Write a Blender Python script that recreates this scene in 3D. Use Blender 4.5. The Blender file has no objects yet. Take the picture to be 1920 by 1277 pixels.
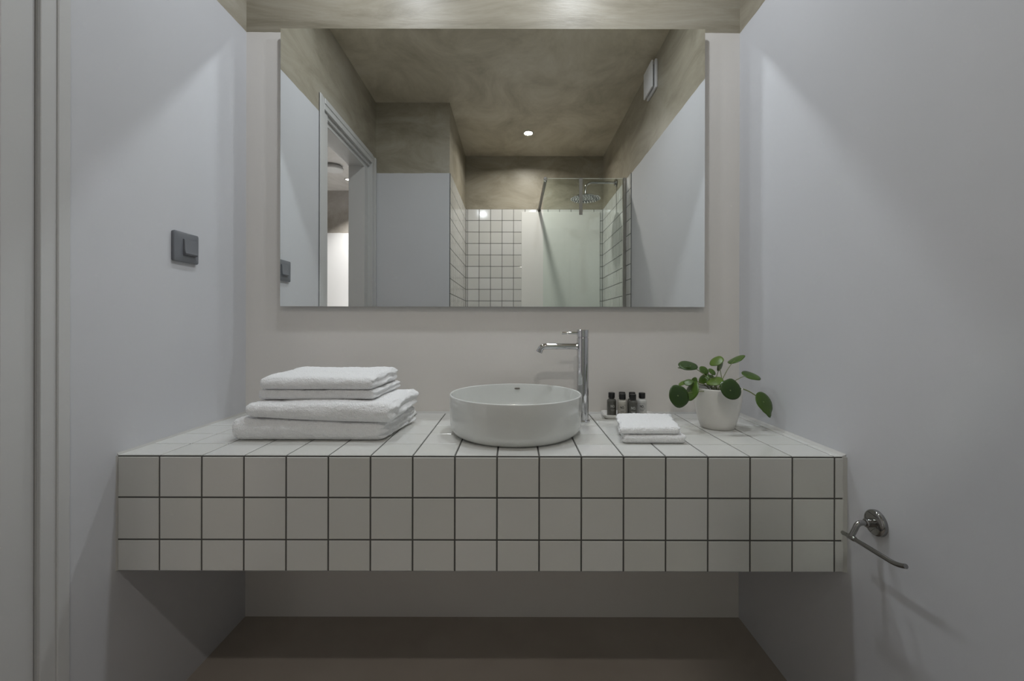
import bpy, bmesh, math, random
from mathutils import Vector, Matrix, noise
random.seed(7)
C = bpy.context.scene.collection
SC = bpy.context.scene
PI = math.pi

# ------------------------------------------------------------------ camera
FX = 801.0                     # focal length in pixels of the 1920 px frame
CAMZ = 1.026
cam_d = bpy.data.cameras.new('camera')
cam_d.sensor_fit = 'HORIZONTAL'; cam_d.sensor_width = 36.0
cam_d.lens = FX / 1920 * 36.0
cam_d.shift_x = -5 / 1920; cam_d.shift_y = -30.5 / 1920
cam_d.clip_start = 0.02
cam = bpy.data.objects.new('camera', cam_d); C.objects.link(cam)
cam.location = (0, 0, CAMZ)
cam.rotation_euler = (PI / 2, math.radians(-0.12), 0)
SC.camera = cam

# ------------------------------------------------------------------ world, exposure
w = bpy.data.worlds.new('world'); SC.world = w; w.use_nodes = True
w.node_tree.nodes['Background'].inputs[0].default_value = (0.9, 0.95, 1, 1)
w.node_tree.nodes['Background'].inputs[1].default_value = 0.2
vs = SC.view_settings
SC.display_settings.display_device = 'sRGB'
vs.view_transform = 'Standard'; vs.look = 'None'; vs.gamma = 1.0
vs.use_curve_mapping = False
vs.exposure = 0.11
cy = SC.cycles
cy.use_denoising = True
cy.max_bounces = 14; cy.diffuse_bounces = 8; cy.glossy_bounces = 8
cy.transmission_bounces = 8; cy.transparent_max_bounces = 12
cy.blur_glossy = 0.0
cy.caustics_reflective = True; cy.caustics_refractive = False
cy.sample_clamp_indirect = 0.0
cy.use_guiding = True

# lamp powers (W), colours
SPOT_L = 4.1; SPOT_R = 5.0; SPOT_SPREAD = 180
SPOT_COL = (0.90, 0.95, 1.0)
SHOWER_W = 6.3; SHOWER_SPREAD = 156
SHOWER_COL = (1.0, 0.955, 0.89)
HALL_W = 9.0
HALL_COL = (1.0, 0.97, 0.94)
HALL_GLOBE = 310.0

# ------------------------------------------------------------------ room numbers (metres)
XL, XR = -0.942, 0.787         # side walls
YB = 1.497                     # back wall behind the vanity
ZP = 2.047                     # height where white paint stops and bare plaster starts
ZC = 2.524                     # ceiling
YS = 0.060                     # wall stub left of the shower
XS = -0.442                    # shower's left wall
YR = -0.857                    # rear wall of the shower
WT = 0.13                      # thickness of the wall with the door
ZT = 0.714; YF = 1.0126; ZU = 0.439   # counter: top, front, underside

def P(px, py, d):              # a point read off the photograph at a known depth
    return Vector(((px - 965) * d / FX, d, CAMZ + (608 - py) * d / FX))

# ------------------------------------------------------------------ materials
def new_mat(name):
    m = bpy.data.materials.new(name); m.use_nodes = True
    nt = m.node_tree
    return m, nt, nt.nodes['Principled BSDF']

def simple(name, col, rough=0.5, metal=0.0, spec=0.5, coat=0.0, sheen=0.0):
    m, nt, b = new_mat(name)
    b.inputs['Base Color'].default_value = (*col, 1)
    b.inputs['Roughness'].default_value = rough
    b.inputs['Metallic'].default_value = metal
    b.inputs['Specular IOR Level'].default_value = spec
    b.inputs['Coat Weight'].default_value = coat
    b.inputs['Sheen Weight'].default_value = sheen
    return m

def N(nt, t, **kw):
    n = nt.nodes.new(t)
    for k, v in kw.items(): setattr(n, k, v)
    return n

def add_bump(nt, b, scale, strength, dist=0.002, detail=4, vec=None, stretch=None):
    no = N(nt, 'ShaderNodeTexNoise'); no.inputs['Scale'].default_value = scale
    no.inputs['Detail'].default_value = detail
    geo = N(nt, 'ShaderNodeNewGeometry')
    src = geo.outputs['Position']
    if stretch:
        mp = N(nt, 'ShaderNodeMapping'); mp.inputs['Scale'].default_value = stretch
        nt.links.new(src, mp.inputs['Vector']); src = mp.outputs['Vector']
    nt.links.new(src, no.inputs['Vector'])
    bu = N(nt, 'ShaderNodeBump'); bu.inputs['Strength'].default_value = strength
    bu.inputs['Distance'].default_value = dist
    nt.links.new(no.outputs['Fac'], bu.inputs['Height'])
    nt.links.new(bu.outputs['Normal'], b.inputs['Normal'])
    return no

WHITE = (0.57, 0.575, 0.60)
OL_A, OL_B, OL_C = (0.34, 0.305, 0.23), (0.51, 0.465, 0.37), (0.66, 0.62, 0.53)

def plaster_nodes(nt, stretch, k=1.0):
    if not isinstance(k, tuple): k = (k, k, k)
    geo = N(nt, 'ShaderNodeNewGeometry')
    mp = N(nt, 'ShaderNodeMapping'); mp.inputs['Scale'].default_value = stretch
    nt.links.new(geo.outputs['Position'], mp.inputs['Vector'])
    n1 = N(nt, 'ShaderNodeTexNoise'); n1.inputs['Scale'].default_value = 1.0
    n1.inputs['Detail'].default_value = 8; n1.inputs['Roughness'].default_value = 0.68
    n1.inputs['Distortion'].default_value = 0.6
    nt.links.new(mp.outputs['Vector'], n1.inputs['Vector'])
    r = N(nt, 'ShaderNodeValToRGB')
    e = r.color_ramp.elements
    e[0].position = 0.30; e[0].color = (*[p*q for p, q in zip(k, OL_A)], 1)
    e[1].position = 0.78; e[1].color = (*[p*q for p, q in zip(k, OL_C)], 1)
    em = e.new(0.52); em.color = (*[p*q for p, q in zip(k, OL_B)], 1)
    nt.links.new(n1.outputs['Fac'], r.inputs['Fac'])
    return geo, n1, r

def plaster(name, stretch=(2.4, 2.4, 7), OLK=1.15):
    m, nt, b = new_mat(name)
    geo, n1, r = plaster_nodes(nt, stretch, OLK)
    nt.links.new(r.outputs['Color'], b.inputs['Base Color'])
    b.inputs['Roughness'].default_value = 0.42
    b.inputs['Specular IOR Level'].default_value = 0.35
    bu = N(nt, 'ShaderNodeBump'); bu.inputs['Strength'].default_value = 0.25
    bu.inputs['Distance'].default_value = 0.004
    nt.links.new(n1.outputs['Fac'], bu.inputs['Height'])
    nt.links.new(bu.outputs['Normal'], b.inputs['Normal'])
    return m

def two_tone(name, stretch, white=WHITE, OLK=0.66):
    m, nt, b = new_mat(name)
    geo, n1, r = plaster_nodes(nt, stretch, OLK)
    sep = N(nt, 'ShaderNodeSeparateXYZ'); nt.links.new(geo.outputs['Position'], sep.inputs[0])
    n2 = N(nt, 'ShaderNodeTexNoise'); n2.inputs['Scale'].default_value = 9.0
    nt.links.new(geo.outputs['Position'], n2.inputs['Vector'])
    ad = N(nt, 'ShaderNodeMath', operation='MULTIPLY_ADD')
    ad.inputs[1].default_value = 0.010
    nt.links.new(n2.outputs['Fac'], ad.inputs[0]); nt.links.new(sep.outputs['Z'], ad.inputs[2])
    gt = N(nt, 'ShaderNodeMath', operation='GREATER_THAN'); gt.inputs[1].default_value = ZP + 0.005
    nt.links.new(ad.outputs[0], gt.inputs[0])
    # faint clouding of the white coat
    n3 = N(nt, 'ShaderNodeTexNoise'); n3.inputs['Scale'].default_value = 2.2; n3.inputs['Detail'].default_value = 5
    nt.links.new(geo.outputs['Position'], n3.inputs['Vector'])
    wm = N(nt, 'ShaderNodeMix', data_type='RGBA')
    wm.inputs['A'].default_value = (white[0]*0.97, white[1]*0.97, white[2]*0.965, 1)
    wm.inputs['B'].default_value = (white[0]*1.03, white[1]*1.03, white[2]*1.03, 1)
    nt.links.new(n3.outputs['Fac'], wm.inputs['Factor'])
    mx = N(nt, 'ShaderNodeMix', data_type='RGBA')
    nt.links.new(gt.outputs[0], mx.inputs['Factor'])
    nt.links.new(wm.outputs['Result'], mx.inputs['A']); nt.links.new(r.outputs['Color'], mx.inputs['B'])
    nt.links.new(mx.outputs['Result'], b.inputs['Base Color'])
    ro = N(nt, 'ShaderNodeMix', data_type='FLOAT'); ro.inputs['A'].default_value = 0.62; ro.inputs['B'].default_value = 0.40
    nt.links.new(gt.outputs[0], ro.inputs['Factor']); nt.links.new(ro.outputs['Result'], b.inputs['Roughness'])
    b.inputs['Specular IOR Level'].default_value = 0.3
    st = N(nt, 'ShaderNodeMix', data_type='FLOAT'); st.inputs['A'].default_value = 0.04; st.inputs['B'].default_value = 0.28
    nt.links.new(gt.outputs[0], st.inputs['Factor'])
    bu = N(nt, 'ShaderNodeBump'); bu.inputs['Distance'].default_value = 0.004
    nt.links.new(st.outputs['Result'], bu.inputs['Strength'])
    nt.links.new(n1.outputs['Fac'], bu.inputs['Height'])
    nt.links.new(bu.outputs['Normal'], b.inputs['Normal'])
    return m

M = {}
M['back'] = two_tone('painted_plaster_back', (2.2, 2.2, 14), (0.735, 0.705, 0.675))  # same paint as the sides; brighter, warmer light tone put into the colour
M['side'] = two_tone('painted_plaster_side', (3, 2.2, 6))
M['ceil'] = plaster('bare_plaster_ceiling', (3.0, 2.2, 3.0))
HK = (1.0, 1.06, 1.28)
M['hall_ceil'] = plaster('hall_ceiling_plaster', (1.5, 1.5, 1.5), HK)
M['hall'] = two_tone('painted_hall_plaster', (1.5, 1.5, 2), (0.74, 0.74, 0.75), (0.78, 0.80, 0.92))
M['floor'], nt, b = new_mat('microcement_floor')
nz = add_bump(nt, b, 3.0, 0.1, 0.003)
r = N(nt, 'ShaderNodeValToRGB'); e = r.color_ramp.elements
e[0].position = 0.3; e[0].color = (0.36, 0.315, 0.27, 1); e[1].position = 0.75; e[1].color = (0.43, 0.385, 0.335, 1)
nt.links.new(nz.outputs['Fac'], r.inputs['Fac']); nt.links.new(r.outputs['Color'], b.inputs['Base Color'])
b.inputs['Roughness'].default_value = 0.6
M['hall_floor'] = simple('hall_floor', (0.45, 0.42, 0.38), 0.5)

def ceramic(name, col, rough):
    m, nt, b = new_mat(name)
    oi = N(nt, 'ShaderNodeObjectInfo')
    mx = N(nt, 'ShaderNodeMix', data_type='RGBA')
    mx.inputs['A'].default_value = (col[0]*0.95, col[1]*0.95, col[2]*0.935, 1)
    mx.inputs['B'].default_value = (col[0]*1.03, col[1]*1.03, col[2]*1.04, 1)
    nt.links.new(oi.outputs['Random'], mx.inputs['Factor'])
    nt.links.new(mx.outputs['Result'], b.inputs['Base Color'])
    b.inputs['Roughness'].default_value = rough
    add_bump(nt, b, 14.0, 0.05, 0.002, 2)
    return m
M['tile'] = ceramic('white_glazed_tile', (0.63, 0.63, 0.605), 0.16)
M['shower_tile'] = ceramic('white_glazed_shower_tile', (0.64, 0.64, 0.63), 0.10)
M['grout'] = simple('dark_grey_grout', (0.085, 0.083, 0.077), 0.9)
M['shower_grout'] = simple('grey_grout', (0.13, 0.13, 0.125), 0.9)
M['sealant'] = simple('white_sealant', (0.50, 0.495, 0.475), 0.5)
M['basin'] = simple('white_vitreous_china', (0.66, 0.67, 0.65), 0.05, coat=0.3)
M['chrome'] = simple('polished_chrome', (0.62, 0.62, 0.63), 0.05, 1.0)
M['chrome_dark_reflection'] = simple('chrome_dark_reflection', (0.36, 0.355, 0.35), 0.08, 1.0)  # chrome with a dark room's reflection put into its base colour
M['satin'] = simple('satin_steel', (0.40, 0.39, 0.37), 0.28, 1.0)
M['bronze'] = simple('dark_brushed_steel', (0.17, 0.155, 0.135), 0.35, 1.0)
M['black_hole'] = simple('dark_recess', (0.05, 0.05, 0.05), 0.5)
M['mirror'] = simple('silvered_mirror', (0.94, 0.96, 0.945), 0.0, 1.0)
M['glass_edge'] = simple('mirror_edge', (0.12, 0.14, 0.13), 0.15)
M['backing'] = simple('mirror_backing', (0.25, 0.25, 0.25), 0.7)
M['gloss_white'] = simple('white_lacquer', (0.55, 0.55, 0.545), 0.4)
M['panel'] = simple('white_panel', (0.74, 0.74, 0.72), 0.30)
M['plastic'] = simple('white_plastic', (0.75, 0.75, 0.78), 0.35)
M['switch'] = simple('grey_switch_plastic', (0.16, 0.168, 0.185), 0.34)
M['pot'] = simple('matt_white_pot', (0.72, 0.70, 0.665), 0.45)
M['soil'], nt, b = new_mat('potting_soil')
b.inputs['Base Color'].default_value = (0.035, 0.026, 0.018, 1); b.inputs['Roughness'].default_value = 1
add_bump(nt, b, 220, 1.0, 0.004)
M['stem'] = simple('plant_stem', (0.17, 0.20, 0.07), 0.45)
M['cap'] = simple('black_cap', (0.012, 0.012, 0.012), 0.4)
M['dark_bottle'] = simple('dark_grey_bottle', (0.085, 0.083, 0.072), 0.12, coat=0.4)
M['beige_bottle'] = simple('pale_beige_bottle', (0.42, 0.40, 0.35), 0.15, coat=0.4)
M['white_bottle'] = simple('milky_bottle', (0.58, 0.58, 0.56), 0.15, coat=0.4)
M['print_white'] = simple('pale_print', (0.42, 0.42, 0.40), 0.6)
M['print_black'] = simple('black_print', (0.015, 0.015, 0.015), 0.6)
M['dish'] = simple('white_dish', (0.74, 0.73, 0.70), 0.2)

# terry cloth
def terry(name, s):
    m, nt, b = new_mat(name)
    b.inputs['Base Color'].default_value = (0.90, 0.90, 0.905, 1)
    b.inputs['Roughness'].default_value = 1.0
    b.inputs['Specular IOR Level'].default_value = 0.05
    b.inputs['Sheen Weight'].default_value = 0.25
    b.inputs['Sheen Roughness'].default_value = 0.6
    add_bump(nt, b, s, 0.8, 0.0045, 3)
    return m
M['terry'] = terry('white_terry', 330.0)

# leaf: green with a pale spot where the stem joins, a little variation per leaf
def leaf_mat(name, dark, light):
    m, nt, b = new_mat(name)
    tc = N(nt, 'ShaderNodeTexCoord')
    ln = N(nt, 'ShaderNodeVectorMath', operation='LENGTH')
    nt.links.new(tc.outputs['UV'], ln.inputs[0])
    rp = N(nt, 'ShaderNodeValToRGB'); e = rp.color_ramp.elements
    e[0].position = 0.03; e[0].color = (0.20, 0.26, 0.11, 1)
    e[1].position = 0.085; e[1].color = (*dark, 1)
    k = e.new(1.0); k.color = (*light, 1)
    nt.links.new(ln.outputs['Value'], rp.inputs['Fac'])
    nt.links.new(rp.outputs['Color'], b.inputs['Base Color'])
    b.inputs['Roughness'].default_value = 0.33
    b.inputs['Specular IOR Level'].default_value = 0.4
    return m
M['leaf_dark'] = leaf_mat('dark_green_leaf', (0.022, 0.050, 0.010), (0.030, 0.066, 0.010))
M['leaf_mid'] = leaf_mat('mid_green_leaf', (0.044, 0.090, 0.008), (0.054, 0.108, 0.009))
M['leaf_light'] = leaf_mat('light_green_leaf', (0.075, 0.130, 0.015), (0.092, 0.155, 0.018))

# shower glass: clear sheet with a faint green tint
m = bpy.data.materials.new('clear_shower_glass'); m.use_nodes = True
nt = m.node_tree; nt.nodes.clear()
out = N(nt, 'ShaderNodeOutputMaterial'); tr = N(nt, 'ShaderNodeBsdfTransparent'); gl = N(nt, 'ShaderNodeBsdfGlossy')
tr.inputs['Color'].default_value = (0.935, 0.972, 0.955, 1)
gl.inputs['Roughness'].default_value = 0.0; gl.inputs['Color'].default_value = (1, 1, 1, 1)
fr = N(nt, 'ShaderNodeFresnel'); fr.inputs['IOR'].default_value = 1.35
mx = N(nt, 'ShaderNodeMixShader')
nt.links.new(fr.outputs[0], mx.inputs[0]); nt.links.new(tr.outputs[0], mx.inputs[1]); nt.links.new(gl.outputs[0], mx.inputs[2])
nt.links.new(mx.outputs[0], out.inputs['Surface'])
M['glass'] = m

def emit(name, col, s):
    m, nt, b = new_mat(name)
    b.inputs['Base Color'].default_value = (0.8, 0.8, 0.8, 1)
    b.inputs['Emission Color'].default_value = (*col, 1); b.inputs['Emission Strength'].default_value = s
    return m
M['lens'] = emit('spot_lens', (1, 0.95, 0.88), 6.0)

# ------------------------------------------------------------------ mesh helpers
def link(name, me, mat=None, parent=None, smooth=False):
    o = bpy.data.objects.new(name, me); C.objects.link(o)
    if mat is not None and len(me.materials) == 0: me.materials.append(mat)
    if smooth:
        for p in me.polygons: p.use_smooth = True
    if parent is not None:
        o.parent = parent; o.matrix_parent_inverse = Matrix.Identity(4)
    return o

def from_bm(name, bm, mat, parent=None, smooth=False, org=None, autosmooth=None):
    """one mesh object; world coordinates in bm are made local to the parent's location (or org)"""
    off = Vector((0, 0, 0))
    if parent is not None: off = parent.matrix_world.translation.copy() if parent.parent else parent.location.copy()
    if parent is not None and parent.parent is not None: off = parent.location + parent.parent.location
    if org is not None: off = Vector(org)
    bmesh.ops.translate(bm, verts=bm.verts, vec=-off)
    bmesh.ops.recalc_face_normals(bm, faces=bm.faces)
    if autosmooth is not None:
        for f in bm.faces: f.smooth = True
        for ed in bm.edges:
            if len(ed.link_faces) == 2 and ed.calc_face_angle(0) > autosmooth: ed.smooth = False
    me = bpy.data.meshes.new(name); bm.to_mesh(me); bm.free()
    o = link(name, me, mat, parent, smooth)
    if org is not None and parent is None: o.location = org
    return o

def thing(name, label, cat, loc, group=None):
    o = bpy.data.objects.new(name, None); C.objects.link(o)
    o.empty_display_size = 0.05
    o.location = loc; o['label'] = label; o['category'] = cat
    if group: o['group'] = group
    return o

def tag(o, label, cat, group=None):
    o['label'] = label; o['category'] = cat
    if group: o['group'] = group
    return o

def bbox(bm, x0, x1, y0, y1, z0, z1, bev=0.0, seg=2):
    r = bmesh.ops.create_cube(bm, size=1.0)
    vs_ = r['verts']
    for v in vs_:
        v.co = Vector((x0 if v.co.x < 0 else x1, y0 if v.co.y < 0 else y1, z0 if v.co.z < 0 else z1))
    if bev > 0:
        es = list({e for v in vs_ for e in v.link_edges})
        bmesh.ops.bevel(bm, geom=es, offset=bev, segments=seg, affect='EDGES', profile=0.5)

def box(name, x0, x1, y0, y1, z0, z1, mat, parent=None, bev=0.0, seg=2, org=None):
    bm = bmesh.new(); bbox(bm, x0, x1, y0, y1, z0, z1, bev, seg)
    return from_bm(name, bm, mat, parent, org=org, autosmooth=0.6 if bev else None)

def lathe_bm(bm, prof, c, n=48, axis='z', close=True):
    """prof: (radius, height) pairs; revolved about an axis through c"""
    rings = []
    for (r, h) in prof:
        ring = []
        if r < 1e-6:
            q = (0, 0, h)
            ring = [q]
        else:
            ring = [(r*math.cos(2*PI*i/n), r*math.sin(2*PI*i/n), h) for i in range(n)]
        out_ = []
        for q in ring:
            if axis == 'z': p = (c[0]+q[0], c[1]+q[1], c[2]+q[2])
            elif axis == 'x': p = (c[0]+q[2], c[1]+q[0], c[2]+q[1])
            else: p = (c[0]+q[0], c[1]+q[2], c[2]+q[1])
            out_.append(bm.verts.new(p))
        rings.append(out_)
    for a, b_ in zip(rings[:-1], rings[1:]):
        if len(a) == 1 and len(b_) == 1: continue
        for i in range(n):
            j = (i+1) % n
            if len(a) == 1: bm.faces.new((a[0], b_[j], b_[i]))
            elif len(b_) == 1: bm.faces.new((a[i], a[j], b_[0]))
            else: bm.faces.new((a[i], a[j], b_[j], b_[i]))
    if close:
        if len(rings[0]) > 1: bm.faces.new(list(reversed(rings[0])))
        if len(rings[-1]) > 1: bm.faces.new(rings[-1])

def lathe(name, prof, c, mat, parent=None, n=48, axis='z', close=True, org=None, ang=0.6):
    bm = bmesh.new(); lathe_bm(bm, prof, c, n, axis, close)
    return from_bm(name, bm, mat, parent, org=org, autosmooth=ang)

def tube_bm(bm, pts, rad, n=12, cap=True, flat=None):
    """swept tube through pts; rad may be a list"""
    pts = [Vector(p) for p in pts]
    if not isinstance(rad, (list, tuple)): rad = [rad]*len(pts)
    ref = None; rings = []
    for i, p in enumerate(pts):
        a = pts[max(i-1, 0)]; b_ = pts[min(i+1, len(pts)-1)]
        t = (b_-a).normalized()
        if ref is None:
            ref = Vector((0, 0, 1)) if abs(t.z) < 0.9 else Vector((1, 0, 0))
        u = (ref - t*ref.dot(t)).normalized(); v = t.cross(u); ref = u
        rings.append([bm.verts.new(p + rad[i]*(math.cos(2*PI*k/n)*u + math.sin(2*PI*k/n)*v)) for k in range(n)])
    for a, b_ in zip(rings[:-1], rings[1:]):
        for k in range(n):
            j = (k+1) % n
            bm.faces.new((a[k], a[j], b_[j], b_[k]))
    if cap:
        bm.faces.new(list(reversed(rings[0]))); bm.faces.new(rings[-1])

def tube(name, pts, rad, mat, parent=None, n=12):
    bm = bmesh.new(); tube_bm(bm, pts, rad, n)
    return from_bm(name, bm, mat, parent, autosmooth=0.7)

def arc_pts(p0, p1, p2, n=8):  # quadratic bend
    p0, p1, p2 = Vector(p0), Vector(p1), Vector(p2)
    return [(1-t)**2*p0 + 2*t*(1-t)*p1 + t*t*p2 for t in [i/n for i in range(n+1)]]

# ------------------------------------------------------------------ setting
def struct(o): o['kind'] = 'structure'; return o
YE = YB + 0.12
struct(box('floor', XL-WT, XR+0.12, YR-0.12, YE, -0.1, 0.0, M['floor']))
struct(box('ceiling', XL-WT*0.5, XR+0.12, -2.0, YE, ZC, ZC+0.1, M['ceil']))
struct(box('ceiling_hall', -3.12, XL-WT*0.5, -2.0, YE, ZC, ZC+0.1, M['hall_ceil']))
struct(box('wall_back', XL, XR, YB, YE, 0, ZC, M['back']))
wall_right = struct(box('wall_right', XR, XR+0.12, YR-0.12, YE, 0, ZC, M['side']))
# door opening in the left wall
DY0, DY1, DZ = 0.140, 0.845, 2.084
bm = bmesh.new()
bbox(bm, XL-WT, XL, DY1+0.012, YE, 0, ZC)
bbox(bm, XL-WT, XL, YR-0.12, DY0-0.012, 0, ZC)
bbox(bm, XL-WT, XL, DY0-0.012, DY1+0.012, DZ+0.012, ZC)
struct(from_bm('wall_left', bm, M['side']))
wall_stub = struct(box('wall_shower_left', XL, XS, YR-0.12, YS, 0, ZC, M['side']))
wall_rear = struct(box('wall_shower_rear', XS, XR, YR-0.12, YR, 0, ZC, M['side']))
# hall behind the door
struct(box('wall_hall_rear', -3.0, XL-WT, -2.0, -1.85, 0, ZC, M['hall']))
struct(box('wall_hall_left', -3.12, -3.0, -2.0, YE, 0, ZC, M['hall']))
struct(box('wall_hall_front', -3.0, XL-WT, YE-0.1, YE, 0, ZC, M['hall']))
struct(box('floor_hall', -3.12, XL-WT, -2.0, YE, -0.1, 0.0, M['hall_floor']))

# door frame: casing with a stepped face, lining, stop
door = struct(bpy.data.objects.new('door_1', None)); C.objects.link(door); door.location = (XL, (DY0+DY1)/2, 0)
TOP = DZ + 0.055
def casing(y0, y1, ys):            # side casing with a step at ys (outer strip stands prouder)
    bm = bmesh.new()
    lo, hi = (y0, ys) if y0 < ys < y1 and ys - y0 < y1 - ys else (ys, y1)
    bbox(bm, XL-0.004, XL+0.004, y0, y1, 0, TOP if True else 0, 0.001, 1)
    from_bm('casing', bm, M['gloss_white'], door, autosmooth=0.6)
    bm = bmesh.new(); bbox(bm, XL-0.001, XL+0.008, lo, hi, 0, TOP, 0.0015, 1)
    from_bm('casing_bead', bm, M['gloss_white'], door, autosmooth=0.6)
casing(DY1, DY1+0.054, DY1+0.029)
casing(YS+0.003, DY0, YS+0.03)
box('casing', XL-0.004, XL+0.004, DY0, DY1, DZ, TOP, M['gloss_white'], door, 0.001, 1)
box('casing_bead', XL-0.001, XL+0.008, DY0, DY1, DZ+0.028, TOP, M['gloss_white'], door, 0.0015, 1)
# lining boards inside the opening
box('jamb', XL-WT, XL-0.004, DY1, DY1+0.012, 0, DZ+0.012, M['gloss_white'], door)
box('jamb', XL-WT, XL-0.004, DY0-0.012, DY0, 0, DZ+0.012, M['gloss_white'], door)
box('jamb', XL-WT, XL-0.004, DY0, DY1, DZ, DZ+0.012, M['gloss_white'], door)
# stops (rebate 14 mm behind the casing, then deep)
box('door_stop', XL-WT, XL-0.0065, DY1-0.058, DY1-0.0012, 0, DZ, M['gloss_white'], door, 0.0012, 1)
box('door_stop', XL-WT, XL-0.0265, DY0, DY0+0.058, 0, DZ, M['gloss_white'], door, 0.0012, 1)
box('door_stop', XL-WT, XL-0.0265, DY0+0.058, DY1-0.058, DZ-0.041, DZ, M['gloss_white'], door, 0.0012, 1)
box('door_stop', XL-0.0265, XL-0.012, DY0, DY1-0.058, DZ-0.019, DZ, M['gloss_white'], door, 0.0012, 1)

# ------------------------------------------------------------------ tiles
tile_cache = {}
def tile_mesh(wd, ht, th, mat, bev=0.0016):
    key = (round(wd, 4), round(ht, 4), round(th, 4), mat.name)
    if key in tile_cache: return tile_cache[key]
    bm = bmesh.new(); rings = []
    for ins, z in ((0, 0), (0, th-bev), (bev*0.35, th-bev*0.35), (bev, th)):
        a, c = wd/2-ins, ht/2-ins
        rings.append([bm.verts.new(q) for q in ((-a, -c, z), (a, -c, z), (a, c, z), (-a, c, z))])
    for p, q in zip(rings[:-1], rings[1:]):
        for i in range(4):
            j = (i+1) % 4
            bm.faces.new((p[i], p[j], q[j], q[i]))
    bm.faces.new(rings[-1])
    me = bpy.data.meshes.new('tile'); bm.to_mesh(me); bm.free(); me.materials.append(mat)
    tile_cache[key] = me
    return me

def put_tile(parent, me, c, R, jit=0.004):
    o = bpy.data.objects.new('tile', me); C.objects.link(o); o.parent = parent
    J = Matrix.Rotation(random.uniform(-jit, jit), 4, 'X') @ Matrix.Rotation(random.uniform(-jit, jit), 4, 'Y')
    o.matrix_local = Matrix.Translation(Vector(c) - parent.location) @ R @ J
    return o

R_UP = Matrix.Identity(4)
R_FRONT = Matrix.Rotation(PI/2, 4, 'X')                 # normal -> -y
R_REAR = Matrix.Rotation(-PI/2, 4, 'X')                 # normal -> +y
R_LEFT = Matrix.Rotation(-PI/2, 4, 'Y')                 # normal -> -x
R_RIGHT = Matrix.Rotation(PI/2, 4, 'Y')                 # normal -> +x

# vanity counter
vanity = thing('vanity_counter', 'floating vanity counter clad in square white tiles with dark grout', 'counter', ((XL+XR)/2, YF, ZU))
PT, J = 0.1001, 0.0034
TH, RC = 0.007, 0.0016
box('counter_body', XL, XR, YF+RC, YB, ZU+0.0005, ZT-RC, M['grout'], vanity)
box('underside', XL+0.001, XR-0.001, YF+0.004, YB-0.001, ZU-0.0015, ZU+0.001, M['side'], vanity)
xs = []
x = XL
while x < XR - 0.004:
    x2 = min(x+PT, XR)
    xs.append((x + (0.002 if x == XL else J/2), x2 - J/2)); x = x2
ys = []
y = YF
k = 0
while y < YB - 0.004:
    y2 = min(y+PT, YB)
    ys.append((y + (0.0036 if k == 0 else J/2), y2 - J/2)); y = y2; k += 1
for (a, b_) in xs:
    for (c, d) in ys:
        put_tile(vanity, tile_mesh(b_-a, d-c, TH, M['tile']), ((a+b_)/2, (c+d)/2, ZT-TH), R_UP, 0.0018)
zs = []
z = ZT - 0.0015
for hgt in (0.0990, 0.1, 0.0735):
    z2 = z - hgt
    zs.append((max(z2 + (J/2 if z2 > ZU+0.005 else 0), ZU), z - (0.0028 if z > ZT-0.003 else J*0.5))); z = z2
for (a, b_) in xs:
    for (c, d) in zs:
        put_tile(vanity, tile_mesh(b_-a, d-c, TH, M['tile']), ((a+b_)/2, YF+TH, (c+d)/2), R_FRONT, 0.003)
# white sealant fillets along the walls
def fillet(name, parent, pts, mat):
    bm = bmesh.new(); rows = []
    for sec in pts: rows.append([bm.verts.new(q) for q in sec])
    for a, b_ in zip(rows[:-1], rows[1:]):
        for i in range(len(a)):
            j = (i+1) % len(a); bm.faces.new((a[i], a[j], b_[j], b_[i]))
    bm.faces.new(rows[0]); bm.faces.new(list(reversed(rows[-1])))
    return from_bm(name, bm, mat, parent, autosmooth=0.9)
def side_fillet(xw, s, wid):
    secs = []
    for i in range(25):
        y = YF + 0.001 + (YB-YF-0.002)*i/24
        q = wid*(1+0.35*noise.noise(Vector((y*18, s*3, 0))))
        secs.append([(xw, y, ZT-0.002), (xw+s*q, y, ZT-0.001), (xw+s*q*0.8, y, ZT+0.0012), (xw+s*q*0.3, y, ZT+0.0025), (xw, y, ZT+0.005)])
    fillet('sealant_bead', vanity, secs, M['sealant'])
side_fillet(XL, 1, 0.003); side_fillet(XR, -1, 0.012)
secs = []
for i in range(40):
    x = XL + 0.001 + (XR-XL-0.002)*i/39
    q = 0.006*(1+0.3*noise.noise(Vector((x*18, 7, 0))))
    secs.append([(x, YB, ZT-0.002), (x, YB-q, ZT-0.001), (x, YB-q*0.5, ZT+0.003), (x, YB, ZT+0.006)])
fillet('sealant_bead', vanity, secs, M['sealant'])
for xw, s, wid in ((XL, 1, 0.002), (XR, -1, 0.010)):
    secs = []
    for i in range(16):
        z = ZU + 0.001 + (ZT-ZU-0.002)*i/15
        q = wid*(1+0.3*noise.noise(Vector((z*22, s*5, 0))))
        secs.append([(xw, YF+0.002, z), (xw+s*q, YF+0.001, z), (xw+s*q*0.5, YF-0.0015, z), (xw, YF-0.003, z)])
    fillet('sealant_bead', vanity, secs, M['sealant'])

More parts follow.
